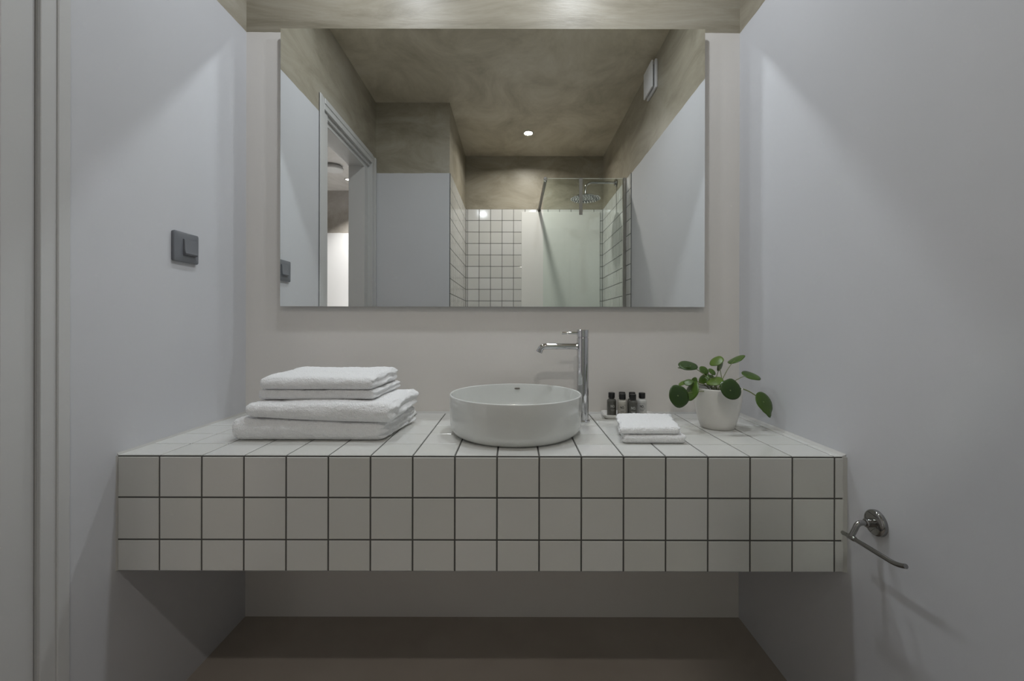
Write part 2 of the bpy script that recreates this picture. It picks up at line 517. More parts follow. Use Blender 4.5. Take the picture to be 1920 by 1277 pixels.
# shower tiles
SP = 0.1022; SJ = 0.004; STH = 0.006; SRC = 0.0012
def shower_face(parent, u0, u1, first, zt, zb, place, Rm, individually, uvis=None):
    """tiles along u between u0 and u1 with a first cut piece; place(u, z) -> centre of a tile's back"""
    us = []; u = u0; nx = first
    while u < u1 - 0.006:
        v = min(u+nx, u1); us.append((u+SJ/2, v-SJ/2)); u = v; nx = SP
    zz = []; z = zt
    while z > 0.01:
        z2 = max(z-SP, 0); zz.append((z2+SJ/2, z-SJ/2)); z = z2
    rest = bmesh.new()
    for (a, b_) in us:
        for (c, d) in zz:
            if b_-a < 0.004 or d-c < 0.004: continue
            Rl = Rm
            me = tile_mesh(b_-a, d-c, STH, M['shower_tile'])
            if c > zb and individually:
                put_tile(parent, me, place((a+b_)/2, (c+d)/2), Rl, 0.004)
            else:
                t = bmesh.new(); t.from_mesh(me)
                bmesh.ops.transform(t, matrix=Matrix.Translation(place((a+b_)/2, (c+d)/2)) @ Rl, verts=t.verts)
                tmp = bpy.data.meshes.new('t'); t.to_mesh(tmp); t.free()
                rest.from_mesh(tmp); bpy.data.meshes.remove(tmp)
    o = from_bm('tiles', rest, M['shower_tile'], parent); o['kind'] = 'stuff'
# local +z is the tile's normal; u runs along local x for rear wall, local y needs a turn for side walls
ZTT = 2.050
YRF = YR + STH
box('tile_bed', XS, XR, YR, YR+STH-SRC, 0, ZTT-0.001, M['shower_grout'], wall_rear)
shower_face(wall_rear, XS+STH, XR-STH, 0.0155, ZTT, 1.08, lambda u, z: Vector((u, YR, z)), R_REAR, True)
R_L = Matrix.Rotation(-PI/2, 4, 'Z') @ R_FRONT          # normal -x, width along y
R_R = Matrix.Rotation(PI/2, 4, 'Z') @ R_FRONT           # normal +x
box('tile_bed', XR-STH+SRC, XR, YRF, 0.066, 0, ZTT-0.001, M['shower_grout'], wall_right)
shower_face(wall_right, YRF, 0.067, SP, ZTT, 1.08, lambda u, z: Vector((XR, u, z)), R_L, True)
box('tile_bed', XS, XS+STH-SRC, YRF, YS-0.004, 0, ZTT-0.001, M['shower_grout'], wall_stub)
shower_face(wall_stub, YRF, YS-0.002, SP, ZTT, 1.08, lambda u, z: Vector((XS, u, z)), R_R, False)

# ------------------------------------------------------------------ mirror
YM = 1.475
mx0, mx1, mz0, mz1 = -0.810, 0.6555, 1.0865, 2.046
mir = thing('wall_mirror', 'large frameless rectangular mirror on the wall above the vanity', 'mirror', ((mx0+mx1)/2, YM, mz0))
bm = bmesh.new(); bbox(bm, mx0, mx1, YM, YM+0.005, mz0, mz1)
gl_ = from_bm('mirror_glass', bm, M['mirror'], mir)
gl_.data.materials.append(M['glass_edge'])
for p in gl_.data.polygons:
    if p.normal.y > -0.9: p.material_index = 1
box('mounting_frame', mx0+0.03, mx1-0.03, YM+0.005, YB, mz0+0.03, mz1-0.03, M['backing'], mir)

# ------------------------------------------------------------------ basin
bc = (0.0030, 1.2446, ZT)
basin = thing('wash_basin', 'round white ceramic vessel basin with straight sides on the tiled counter', 'basin', bc)
R0, H0 = 0.1905, 0.1132
prof = [(0.0, 0.0), (0.158, 0.0)]
for i in range(1, 9):
    a = PI/2*i/8; prof.append((0.158+0.0305*math.sin(a), 0.030-0.030*math.cos(a)))
prof += [(R0-0.0005, 0.07), (R0, H0-0.003)]
for i in range(1, 7):
    a = PI*i/6; prof.append((R0-0.003+0.003*math.cos(a), H0-0.003+0.003*math.sin(a)))
prof += [(R0-0.0075, 0.085), (R0-0.0105, 0.055)]
for i in range(1, 9):
    a = PI/2*i/8; prof.append((R0-0.0105-0.05*(1-math.cos(a)), 0.055-0.032*math.sin(a)))
prof += [(0.06, 0.0195), (0.024, 0.018), (0.0, 0.018)]
lathe('bowl', prof, bc, M['basin'], basin, 96, ang=0.9)
lathe('drain', [(0.0, 0.017), (0.023, 0.017), (0.023, 0.0195), (0.019, 0.0215), (0.0, 0.022)], bc, M['chrome'], basin, 32)
# overflow slot in the far inner wall
ovp = P(970, 728.5, 1.4255)
bm = bmesh.new()
bmesh.ops.create_uvsphere(bm, u_segments=20, v_segments=10, radius=1.0)
bmesh.ops.scale(bm, vec=(0.0095, 0.002, 0.0028), verts=bm.verts)
bmesh.ops.translate(bm, vec=(ovp.x, 1.4265, ovp.z), verts=bm.verts)
from_bm('overflow_slot', bm, M['bronze'], basin, smooth=True)

# ------------------------------------------------------------------ tap
fx, fy = 0.2192, 1.375
tap = thing('basin_tap', 'tall chrome mixer tap with a side lever behind the basin', 'tap', (fx, fy, ZT))
lathe('base_ring', [(0.0, 0), (0.0235, 0), (0.0235, 0.004), (0.0215, 0.006), (0.0, 0.006)], (fx, fy, ZT), M['chrome'], tap, 40)
ZK = 1.009
lathe('body', [(0.0, 0.005), (0.0187, 0.005), (0.0187, ZK-ZT-0.0265), (0.0178, ZK-ZT-0.0255), (0.0165, ZK-ZT-0.0255), (0.0165, ZK-ZT-0.022), (0, ZK-ZT-0.022)], (fx, fy, ZT), M['chrome'], tap, 48)
lathe('cap', [(0, ZK-ZT-0.0235), (0.0178, ZK-ZT-0.0235), (0.0187, ZK-ZT-0.0225), (0.0187, ZK-ZT-0.001), (0.0177, ZK-ZT), (0, ZK-ZT)], (fx, fy, ZT), M['chrome'], tap, 48)
cap_ = [o for o in tap.children if o.name.startswith('cap')][0]
zl = P(0, 624.3, fy).z
tube('lever', [(fx-0.012, fy, zl), (fx-0.03, fy, zl), (0.154, fy, zl-0.0005), (0.1515, fy, zl-0.0005)], [0.0042, 0.0040, 0.0046, 0.0038], M['chrome'], cap_, 16)
zsp = P(0, 649.3, fy).z
sp = [(fx-0.012, fy, zsp), (0.17, fy, zsp), (0.13, fy, zsp), (0.105, fy, zsp)] + arc_pts((0.1, fy, zsp), (0.087, fy, zsp), (0.082, fy, zsp-0.0115), 7)
spo = tube('spout', sp, 0.0094, M['chrome'], tap, 24)
e1 = Vector((0.082, fy, zsp-0.0115)); dr = (e1-Vector((0.087, fy, zsp))).normalized()
tube('aerator', [e1+dr*0.0, e1+dr*0.001, e1+dr*0.008, e1+dr*0.009], [0.0094, 0.0103, 0.0103, 0.0085], M['chrome'], spo, 24)
lathe('spout_collar', [(0.0094, -0.0225), (0.0118, -0.0215), (0.0122, -0.0175), (0.0094, -0.0165)], (fx, fy, zsp), M['chrome'], tap, 24, axis='x', close=False)

# ------------------------------------------------------------------ towels
def towel(name, label, corners, z0, z1, seed, res=0.0042, grooves=2.0, gdepth=0.006, sag=0.004, front_h=None, group=None, rr=0.92, plump=0.004, left_groove=False, wr=0.0028):
    """folded terry towel; corners: near-left, near-right, far-right, far-left (x, y).
    z0, z1: callables of (s, t) in 0..1 giving the underside and top"""
    nl, nr, fr_, fl = [Vector((*c, 0)) for c in corners]
    a = ((nr-nl).length + (fr_-fl).length)/4; b2 = ((fl-nl).length + (fr_-nr).length)/4
    th = z1(0.5, 0.5)-z0(0.5, 0.5); c2 = th/2
    nx, ny, nz = max(6, int(2*a/res)), max(6, int(2*b2/res)), max(8, int(th/res*1.6))
    bm = bmesh.new(); cache = {}
    r_ = c2*rr
    sd = Vector((seed*13.1, seed*7.7, seed*3.3))
    def vert(i, j, k):
        key = (i, j, k)
        if key in cache: return cache[key]
        p = Vector((-a+2*a*i/nx, -b2+2*b2*j/ny, -c2+2*c2*k/nz))
        rr_ = r_
        # a spread of samples round the edges
        q = Vector((max(-a+rr_, min(a-rr_, p.x)), max(-b2+rr_, min(b2-rr_, p.y)), max(-c2+rr_, min(c2-rr_, p.z))))
        d = p-q
        if d.length > 1e-9:
            n = d.normalized(); p2 = q + n*rr_
        else:
            n = Vector((0, 0, 1 if k else -1)); p2 = p.copy()
        if p2.x > a-rr_:
            e_ = (p2.x-(a-rr_))/rr_
            p2.x = a-rr_+rr_*(e_**0.5)
        zn = p2.z/c2
        # layered edges on the open (right) side
        if n.x > 0.25 or (left_groove and n.x < -0.25):
            wv = 0.25*noise.noise(Vector((p2.y*22, seed, 1.0)))+0.10*noise.noise(Vector((p2.y*70, seed, 2.0)))
            g = 0.5-0.5*math.cos(2*PI*(zn*0.5+0.5+wv*0.5)*grooves)
            p2.x += (1 if n.x > 0 else -1)*(gdepth*(g-0.55)*min(1, (abs(n.x)-0.25)*2.5))
            p2.x += 0.006*noise.noise(Vector((p2.y*26, p2.z*60, seed+4.0)))*min(1, (abs(n.x)-0.25)*2.5)
        s = (p2.x+a)/(2*a); t = (p2.y+b2)/(2*b2)
        base = nl*(1-s)*(1-t) + nr*s*(1-t) + fr_*s*t + fl*(1-s)*t
        sc_, tc_ = min(1, max(0, s)), min(1, max(0, t))
        zb, zt_ = z0(sc_, tc_), z1(sc_, tc_)
        f = zn*0.5+0.5
        zz = zb + (zt_-zb)*f
        P3 = Vector((base.x, base.y, zz))
        # wrinkles and pile
        w1 = noise.noise(Vector((P3.x*14, P3.y*17, f*2.0))+sd)
        w2 = noise.noise(Vector((P3.x*45, P3.y*48, P3.z*60))+sd)
        w3 = noise.noise(Vector((P3.x*170, P3.y*170, P3.z*170))+sd)
        low = 0.25 if n.z < -0.5 else 1.0
        P3 += n*low*(w1*wr + w2*wr*0.45 + w3*0.0016)
        if n.z > 0.3: P3.z += plump*(1-(2*tc_-1)**2)*(1-(2*sc_-1)**2)
        P3.z = max(P3.z, zb+0.0004) if n.z < 0 else P3.z
        v = bm.verts.new(P3); cache[key] = v
        return v
    def quad(f4): bm.faces.new([vert(*q) for q in f4])
    for i in range(nx):
        for j in range(ny):
            quad([(i, j, 0), (i, j+1, 0), (i+1, j+1, 0), (i+1, j, 0)])
            quad([(i, j, nz), (i+1, j, nz), (i+1, j+1, nz), (i, j+1, nz)])
    for i in range(nx):
        for k in range(nz):
            quad([(i, 0, k), (i+1, 0, k), (i+1, 0, k+1), (i, 0, k+1)])
            quad([(i, ny, k), (i, ny, k+1), (i+1, ny, k+1), (i+1, ny, k)])
    for j in range(ny):
        for k in range(nz):
            quad([(0, j, k), (0, j, k+1), (0, j+1, k+1), (0, j+1, k)])
            quad([(nx, j, k), (nx, j+1, k), (nx, j+1, k+1), (nx, j, k+1)])
    org = ((nl+nr+fr_+fl)/4); org = (org.x, org.y, z0(0.5, 0.5))
    o = from_bm(name, bm, M['terry'], None, smooth=True, org=org)
    return tag(o, label, 'towel', group)
lerp = lambda a, b_, t: a+(b_-a)*t
# underside/top functions of each layer (s: left to right, t: near to far)
t1t = lambda s, t: 0.768 + 0.010*(1-s)**2*(1-t)*0.8 - 0.008*s*(1-t)
t2t = lambda s, t: 0.813 + 0.002*s + 0.004*t
t3t = lambda s, t: 0.8435 + 0.003*t
t4t = lambda s, t: 0.880 + 0.010*t - 0.002*(1-s)*(1-t)
flat0 = lambda s, t: ZT+0.0004
GT = 'bath towels stacked on the left of the counter'
towel('bath_towel', 'large folded white bath towel at the bottom of the tall stack', [(-0.757, 1.128), (-0.352, 1.130), (-0.312, 1.37), (-0.725, 1.37)], flat0, t1t, 1.0, grooves=3, gdepth=0.008)
towel('bath_towel', 'large folded white bath towel second from the bottom of the tall stack', [(-0.722, 1.131), (-0.326, 1.124), (-0.308, 1.37), (-0.705, 1.37)], lambda s, t: t1t(s*0.96+0.04, t)+0.0012, lambda s, t: t2t(s, t), 2.0, grooves=2, gdepth=0.007)
towel('hand_towel', 'smaller folded white towel third from the bottom of the tall stack', [(-0.708, 1.172), (-0.386, 1.170), (-0.366, 1.372), (-0.69, 1.372)], lambda s, t: t2t(s, t)+0.0035, t3t, 3.0, grooves=2, gdepth=0.005, plump=0.001, wr=0.0018)
towel('hand_towel', 'smaller folded white towel lying on top of the tall stack', [(-0.703, 1.166), (-0.388, 1.164), (-0.372, 1.365), (-0.688, 1.365)], lambda s, t: t3t(s, t)+0.0012, t4t, 4.0, grooves=2, gdepth=0.005, plump=0.003)
w1t = lambda s, t: 0.7365
w2t = lambda s, t: 0.756 + 0.002*t
towel('face_cloth', 'folded white face cloth at the bottom of the short pile', [(0.2835, 1.114), (0.4475, 1.112), (0.4665, 1.285), (0.310, 1.285)], flat0, w1t, 5.0, res=0.0035, grooves=2, gdepth=0.003, plump=0.001, left_groove=True, wr=0.0012)
towel('face_cloth', 'folded white face cloth on top of the short pile by the bottles', [(0.2760, 1.118), (0.434, 1.118), (0.4715, 1.292), (0.308, 1.292)], lambda s, t: 0.7375, w2t, 6.0, res=0.0035, grooves=2, gdepth=0.003, plump=0.0015, left_groove=True, wr=0.0016)

# ------------------------------------------------------------------ soap dish with little bottles
dc = Vector((0.380, 1.438, ZT)); DA = math.radians(-7)
dish = thing('bottle_dish', 'small white rectangular dish holding toiletry bottles by the back wall', 'dish', dc)
def rrect(a, b_, r_, z, n=6):
    pts = []
    for cx_, cy_, a0 in ((a-r_, b_-r_, 0), (-a+r_, b_-r_, PI/2), (-a+r_, -b_+r_, PI), (a-r_, -b_+r_, 1.5*PI)):
        for i in range(n+1):
            t = a0 + PI/2*i/n; pts.append((cx_+r_*math.cos(t), cy_+r_*math.sin(t), z))
    return pts
bm = bmesh.new()
loops = [rrect(.077, .036, .010, 0.0), rrect(.080, .039, .012, .004), rrect(.0855, .0445, .016, .0125), rrect(.0845, .0435, .0155, .0138),
         rrect(.0830, .0420, .0145, .0130), rrect(.0785, .0375, .012, .0055), rrect(.074, .033, .010, .0040)]
Rz = Matrix.Rotation(DA, 4, 'Z')
lv = [[bm.verts.new(Rz @ Vector(q) + dc) for q in L] for L in loops]
for a_, b_ in zip(lv[:-1], lv[1:]):
    for i in range(len(a_)):
        j = (i+1) % len(a_); bm.faces.new((a_[i], a_[j], b_[j], b_[i]))
bm.faces.new(list(reversed(lv[0]))); bm.faces.new(lv[-1])
from_bm('dish_body', bm, M['dish'], dish, autosmooth=0.9)

def text_mesh(s, size):
    cu = bpy.data.curves.new('txt', 'FONT'); cu.body = s; cu.size = size; cu.align_x = 'CENTER'; cu.resolution_u = 3
    cu.offset = size*0.03
    o = bpy.data.objects.new('txt', cu); C.objects.link(o)
    dg = bpy.context.evaluated_depsgraph_get()
    me = bpy.data.meshes.new_from_object(o.evaluated_get(dg))
    bpy.data.objects.remove(o); bpy.data.curves.remove(cu)
    return me
TXT = text_mesh('NO.', 0.0092)
def bottle(cx_, cy_, mat, pmat, label, frame, face):
    base = Vector((cx_, cy_, ZT+0.0042))
    t = thing('toiletry_bottle', label, 'bottle', base, 'toiletry bottles on the dish')
    rb = 0.0157
    pr = [(0, 0), (rb-0.002, 0), (rb-0.0006, 0.0006), (rb, 0.002), (rb, 0.0470)]
    for i in range(1, 9):
        a = PI/2*i/8; pr.append((0.0078+(rb-0.0078)*math.cos(a), 0.0470+0.0095*math.sin(a)))
    pr += [(0.0078, 0.0605), (0, 0.0605)]
    body = lathe('bottle_body', pr, base, mat, t, 32)
    # ridged screw cap
    bm = bmesh.new(); n = 48
    rings = []
    for r0, z, rid in ((0.0105, 0.0586, 1), (0.0108, 0.0594, 1), (0.0108, 0.0752, 1), (0.0100, 0.0768, 0)):
        rings.append([bm.verts.new(base+Vector(((r0-(0.0004 if rid and i % 2 else 0))*math.cos(2*PI*i/n), (r0-(0.0004 if rid and i % 2 else 0))*math.sin(2*PI*i/n), z))) for i in range(n)])
    for a_, b_ in zip(rings[:-1], rings[1:]):
        for i in range(n):
            j = (i+1) % n; bm.faces.new((a_[i], a_[j], b_[j], b_[i]))
    bm.faces.new(list(reversed(rings[0]))); bm.faces.new(rings[-1])
    from_bm('cap', bm, M['cap'], t, autosmooth=0.5)
    # printed lettering wrapped round the body
    bm = bmesh.new(); bm.from_mesh(TXT)
    for v in bm.verts: v.co.x *= 0.88; v.co.y *= 1.30
    def strip(x0, x1, z0_, z1_, n=8):
        prev = None
        for i in range(n+1):
            x_ = x0+(x1-x0)*i/n
            cur = (bm.verts.new((x_, z0_, 0)), bm.verts.new((x_, z1_, 0)))
            if prev: bm.faces.new((prev[0], cur[0], cur[1], prev[1]))
            prev = cur
    if frame:
        for q in ((-.0118, .0118, -.0042, -.0036), (-.0118, .0118, .0122, .0128)): strip(*q)
        for q in ((-.0118, -.0113, -.0036, .0122), (.0113, .0118, -.0036, .0122)): strip(*q, n=1)
    for zz, hw in ((-0.0085, 0.007), (-0.011, 0.0055)): strip(-hw, hw, zz, zz+0.0008)
    for v in bm.verts:
        th = face + v.co.x/rb
        v.co = base + Vector(((rb+0.00025)*math.sin(th), -(rb+0.00025)*math.cos(th), 0.0290+v.co.y))
    me = bpy.data.meshes.new('label_print'); bmesh.ops.translate(bm, vec=-base, verts=bm.verts)
    bm.to_mesh(me); bm.free()
    link('label_print', me, pmat, body)
    return t
bottle(0.3295, 1.4500, M['dark_bottle'], M['print_white'], 'small dark grey bottle with black cap at the left end of the dish', False, 0.05)
bottle(0.3600, 1.4260, M['beige_bottle'], M['print_black'], 'small pale beige bottle with black cap and black NO. lettering', True, -0.25)
bottle(0.3675, 1.4600, M['beige_bottle'], M['print_black'], 'small bottle with black cap almost hidden behind the pale beige bottle', False, -0.2)
bottle(0.3925, 1.4170, M['dark_bottle'], M['print_white'], 'small dark grey bottle with pale NO. lettering behind the face cloths', False, -0.15)
bottle(0.4010, 1.4570, M['dark_bottle'], M['print_white'], 'small bottle with black cap standing behind the nearest dark grey bottle', False, 0.0)
bottle(0.4320, 1.4480, M['white_bottle'], M['print_black'], 'small milky white bottle with black cap at the right end of the dish', True, -0.3)

# ------------------------------------------------------------------ plant
pc = Vector((0.617, 1.300, ZT))
plant = thing('potted_plant', 'round-leaved green houseplant in a tapered matt white pot', 'plant', pc)
HP = 0.122
prof = [(0, 0), (0.044, 0), (0.0475, 0.0015)]
for (r_, h_) in ((0.0535, 0.02), (0.0592, 0.042), (0.0640, 0.064), (0.0675, 0.086), (0.0692, 0.106), (0.0696, 0.118)): prof.append((r_, h_))
prof += [(0.0692, 0.1212), (0.0680, HP), (0.0668, 0.1212), (0.0662, 0.118), (0.0655, 0.100), (0, 0.100)]
lathe('pot', prof, pc, M['pot'], plant, 64, ang=0.9)
bm = bmesh.new()
bmesh.ops.create_grid(bm, x_segments=24, y_segments=24, size=0.0655)
for v in bm.verts:
    x_, y_ = v.co.x/0.0655, v.co.y/0.0655
    l = max(abs(x_), abs(y_)); rr2 = math.hypot(x_, y_)
    f = l/rr2 if rr2 > 1e-6 else 0
    v.co = pc + Vector((x_*f*0.0655, y_*f*0.0655, 0.106+0.004*noise.noise(Vector((x_*6, y_*6, 1)))))
from_bm('soil', bm, M['soil'], plant, smooth=True)
# leaves: photo centre, depth, half-length and half-width in photo pixels, turn, lean (1 top seen / -1 underside), material
LEAVES = [
    (1273.5, 742, 1.215, 21.5, 17.5, 105, 1, 'leaf_dark', (0.10, 0.30)),
    (1297, 733, 1.250, 20, 10.5, 66, 1, 'leaf_mid', (0.0, 0.2)),
    (1290, 684, 1.300, 17.5, 8.5, -8, 1, 'leaf_dark', (0.5, -0.3)),
    (1320.5, 693, 1.310, 9.5, 6.0, -38, 1, 'leaf_mid', (0.2, -0.5)),
    (1335.5, 696, 1.290, 8.0, 4.2, -42, 1, 'leaf_mid', (0.3, -0.5)),
    (1343.5, 676, 1.330, 13.5, 8.0, 30, 1, 'leaf_light', (0.3, -0.4)),
    (1351, 683, 1.340, 13.0, 4.0, 75, -1, 'leaf_light', (-0.4, -0.2)),
    (1380, 672.5, 1.335, 16.5, 5.2, 27, 1, 'leaf_mid', (-0.35, -0.6)),
    (1408.5, 702.5, 1.300, 17.0, 6.2, -20, 1, 'leaf_mid', (-0.4, -0.5)),
    (1371, 729.5, 1.195, 20.5, 17.5, 120, 1, 'leaf_dark', (-0.1, 0.3)),
    (1434.5, 756.5, 1.265, 24, 12.5, 112, 1, 'leaf_mid', (0.35, 0.3)),
    (1340.5, 713.5, 1.270, 15.5, 8.0, 14, 1, 'leaf_light', (0.15, 0.0)),
    (1320, 710, 1.300, 11, 7.5, 45, 1, 'leaf_mid', (0, 0)),
    (1291, 716, 1.260, 9, 6.0, 10, 1, 'leaf_mid', (0, 0)),
    (1302, 714, 1.275, 7.5, 5.5, 70, 1, 'leaf_mid', (0, 0)),
    (1329, 706, 1.330, 9, 5.0, 10, 1, 'leaf_dark', (0, 0)),
    (1281, 717, 1.275, 9, 3.5, 25, 1, 'leaf_light', (0, 0)),
    (1286, 690.5, 1.305, 14, 2.0, -2, -1, 'leaf_light', (0.6, 0.0)),
]
for li, (px, py, d, hl, hw, turn, lean, mat, at) in enumerate(LEAVES):
    c = P(px, py, d)
    vdir = (Vector((0, 0, CAMZ))-c).normalized()
    rgt = Vector((0, 0, 1)).cross(vdir); rgt = -rgt if rgt.x < 0 else rgt
    rgt.normalize(); up = vdir.cross(rgt).normalized()
    if up.z < 0: up = -up
    ta = math.radians(turn)
    u = (rgt*math.cos(ta) + up*math.sin(ta)).normalized()
    wv = vdir.cross(u).normalized()
    if wv.z < 0: wv = -wv
    rho = min(0.999, hw/hl)
    nrm = (rho*vdir + lean*math.sqrt(1-rho*rho)*wv).normalized()
    v = nrm.cross(u).normalized()
    rad = hl*(c-Vector((0, 0, CAMZ))).length/FX*0.985
    # small correction: distances off axis stretch on the image plane
    rad *= d/(c-Vector((0, 0, CAMZ))).length
    bm = bmesh.new(); uvl = bm.loops.layers.uv.new('uv')
    nr_, ns_ = 5, 28
    ctr = Vector(at)
    rings = []
    for i in range(nr_+1):
        f = i/nr_; ring = []
        for k in range(ns_):
            a = 2*PI*k/ns_
            edge = 1 + 0.03*math.sin(3*a+li) + 0.02*math.sin(5*a+2*li)
            if li == 10: edge = 1 - 0.18*max(0, math.cos(a-PI*0.72))**4 - 0.16*max(0, math.cos(a-PI*1.22))**6 + 0.12*max(0, math.cos(a-PI*0.98))**12 - 0.05*math.cos(7*a)*max(0, -math.cos(a))
            if li == 9: edge = 1 - 0.04 + 0.13*max(0, math.cos(a+0.62))**10 + 0.13*max(0, math.cos(a-0.55))**10 - 0.05*max(0, math.cos(a))**6
            e2 = Vector((math.cos(a), math.sin(a)))*edge
            q = ctr*0.5*(1-f) + e2*f
            h = -0.10*rad*(q.length**2) + 0.02*rad*math.sin(2*a+li)*f*f
            ring.append((q, h))
            if i == 0: break
        rings.append(ring)
    vr = []
    for ring in rings:
        vr.append([(bm.verts.new(c + u*rad*q.x + v*rad*q.y + nrm*(h+0.05*rad)), q) for q, h in ring])
    def mk(vs4):
        f_ = bm.faces.new([a for a, _ in vs4])
        for lp, (_, q) in zip(f_.loops, vs4):
            dq = q-ctr*0.5; lp[uvl].uv = (dq.x, dq.y)
    for k in range(ns_): mk([vr[0][0], vr[1][k], vr[1][(k+1) % ns_]])
    for a_, b_ in zip(vr[1:-1], vr[2:]):
        for k in range(ns_):
            j = (k+1) % ns_; mk([a_[k], b_[k], b_[j], a_[j]])
    # thickness
    bmesh.ops.recalc_face_normals(bm, faces=bm.faces)
    ret = bmesh.ops.solidify(bm, geom=list(bm.faces), thickness=0.0008)
    join = c + u*rad*ctr.x*0.5 + v*rad*ctr.y*0.5 + nrm*0.03*rad
    from_bm('leaf', bm, M[mat], plant, smooth=True)
    if li in (17,): continue
    # stem from the soil to the leaf
    rt = pc + Vector((0.018*math.cos(li*2.4), 0.016*math.sin(li*2.4), 0.104))
    if li == 10: rt = P(1380, 727, 1.29); rt.z = max(rt.z, ZT+0.118)
    rim = rt.lerp(join, 0.45); rim.z = max(rim.z, rt.z + 0.6*(join.z-rt.z) + 0.012, ZT+0.124)
    mid = rim
    pts = [rt]+[(1-t)**2*rt + 2*t*(1-t)*mid + t*t*join for t in [i/10 for i in range(1, 11)]]
    rs = [0.0014-0.0005*i/10 for i in range(11)]
    if li == 10: rs = [0.0020-0.0006*i/10 for i in range(11)]
    tube('stem', pts, rs, M['stem'], plant, 8)

# ------------------------------------------------------------------ light switch
sw = thing('light_switch', 'grey square light switch with a raised rocker on the left wall', 'switch', (XL, 1.2165, 1.2415))
bm = bmesh.new()
y0, y1, z0, z1 = 1.170, 1.262, 1.199, 1.284
def rr_yz(x_, ins, r_):
    a, b_ = (y1-y0)/2-ins, (z1-z0)/2-ins
    return [Vector((XL+x_, (y0+y1)/2+q[0], (z0+z1)/2+q[1])) for q in rrect(a, b_, r_, 0, 5)]
L = [rr_yz(0, 0.001, .005), rr_yz(.006, 0, .005), rr_yz(.0085, .0012, .0045), rr_yz(.0095, .004, .004), rr_yz(.0102, .017, .002)]
lv = [[bm.verts.new(q) for q in l] for l in L]
for a_, b_ in zip(lv[:-1], lv[1:]):
    for i in range(len(a_)):
        j = (i+1) % len(a_); bm.faces.new((a_[i], a_[j], b_[j], b_[i]))
bm.faces.new(lv[-1]); bm.faces.new(list(reversed(lv[0])))
from_bm('switch_plate', bm, M['switch'], sw, autosmooth=0.35)
bm = bmesh.new()
yc, zc = 1.2235, 1.2425
ry, rz_ = 0.0235, 0.0225
sec = [(-rz_, .0100), (-rz_, .0150), (-rz_+.004, .0185), (-rz_*0.45, .0165), (rz_*0.6, .0150), (rz_-.001, .0140), (rz_, .0100)]
rows = []
for yy in (-ry, -ry+.0012, ry-.0012, ry):
    ed = 0.0012 if abs(yy) == ry else 0
    rows.append([bm.verts.new((XL+max(x_-ed, .0098), yc+yy, zc+zz*(1-ed*20))) for zz, x_ in sec])
for a_, b_ in zip(rows[:-1], rows[1:]):
    for i in range(len(a_)-1): bm.faces.new((a_[i], a_[i+1], b_[i+1], b_[i]))
bm.faces.new(rows[0]); bm.faces.new(list(reversed(rows[-1])))
from_bm('rocker', bm, M['switch'], sw, autosmooth=0.5)

# ------------------------------------------------------------------ toilet roll holder
hy, hz = 0.9257, 0.597
hold = thing('paper_holder', 'chrome toilet paper holder with an empty bar on the right wall', 'holder', (XR, hy, hz))
lathe('rosette', [(0, 0), (.0275, 0), (.0275, -.006), (.0262, -.0085), (.023, -.0105), (0, -.0112)], (XR, hy, hz), M['chrome_dark_reflection'], hold, 48, axis='x')
lathe('socket', [(.0078, -.010), (.0088, -.0115), (.0088, -.026), (.0075, -.027), (.0, -.027)], (XR, hy, hz), M['chrome_dark_reflection'], hold, 28, axis='x', close=False)
jx, jz = 0.730, 0.5672
arm = [(XR-.024, hy, hz), (XR-.033, hy, hz)] + arc_pts((XR-.034, hy, hz), (XR-.0435, hy, hz), (XR-.0475, hy, hz-.011), 6) + [(jx+.002, hy, jz+.004), (jx, hy, jz)]
tube('arm', arm, .0056, M['chrome_dark_reflection'], hold, 18)
barp = [(jx, .951, jz-.0025), (jx, .949, jz-.0025), (jx, .925, jz-.001), (jx, .87, jz), (jx, .835, jz+.0005)] + arc_pts((jx, .83, jz+.0006), (jx, .812, jz+.001), (jx+.001, .797, jz+.0085), 6)
tube('bar', barp, [.0036, .0045]+[.0045]*(len(barp)-2), M['chrome_dark_reflection'], hold, 18)
tube('bar_collar', [(jx, .934, jz-.0015), (jx, .932, jz-.0015), (jx, .916, jz-.0005), (jx, .914, jz-.0005)], [.0046, .0058, .0058, .0046], M['chrome_dark_reflection'], hold, 18)

# ------------------------------------------------------------------ things seen in the mirror
# shower screen
YG = -0.055
scr = thing('shower_screen', 'frameless clear glass shower screen with a steel support bar', 'shower screen', (XR-STH, YG, 0))
GX0, GZ = 0.199, 2.052
box('glass_panel', GX0, XR-STH-0.006, YG-0.004, YG+0.004, 0.012, GZ, M['glass'], scr)
box('wall_channel', XR-STH-0.022, XR-STH, YG-0.012, YG+0.012, 0.0, GZ+0.004, M['satin'], scr, 0.0015, 1)
sbar = box('support_bar', .205, .225, YR+STH+0.002, YG-0.004, 2.033, 2.057, M['bronze'], scr, 0.001, 1)
lathe('bar_clamp', [(0, -.02), (.0125, -.02), (.0135, -.018), (.0135, .012), (.0115, .014), (0, .014)], (0.213, YG, 2.046), M['chrome'], sbar, 24, axis='y')
lathe('bar_flange', [(0, 0), (.016, 0), (.016, .006), (.010, .010), (0, .010)], (0.215, YR+STH, 2.044), M['bronze'], sbar, 24, axis='y')
# over-glass hanger strip
hk = thing('glass_hanger', 'slim steel hanger strip hooked over the top of the shower glass', 'hanger', (0.4625, YG, 1.80))
box('front_strip', .451, .475, YG+0.0046, YG+0.0066, 1.795, 2.056, M['satin'], hk, 0.0006, 1)
box('top_bend', .451, .475, YG-0.0066, YG+0.0066, 2.0526, 2.056, M['chrome'], hk, 0.0006, 1)
box('rear_strip', .451, .475, YG-0.0066, YG-0.0046, 1.985, 2.056, M['satin'], hk, 0.0006, 1)
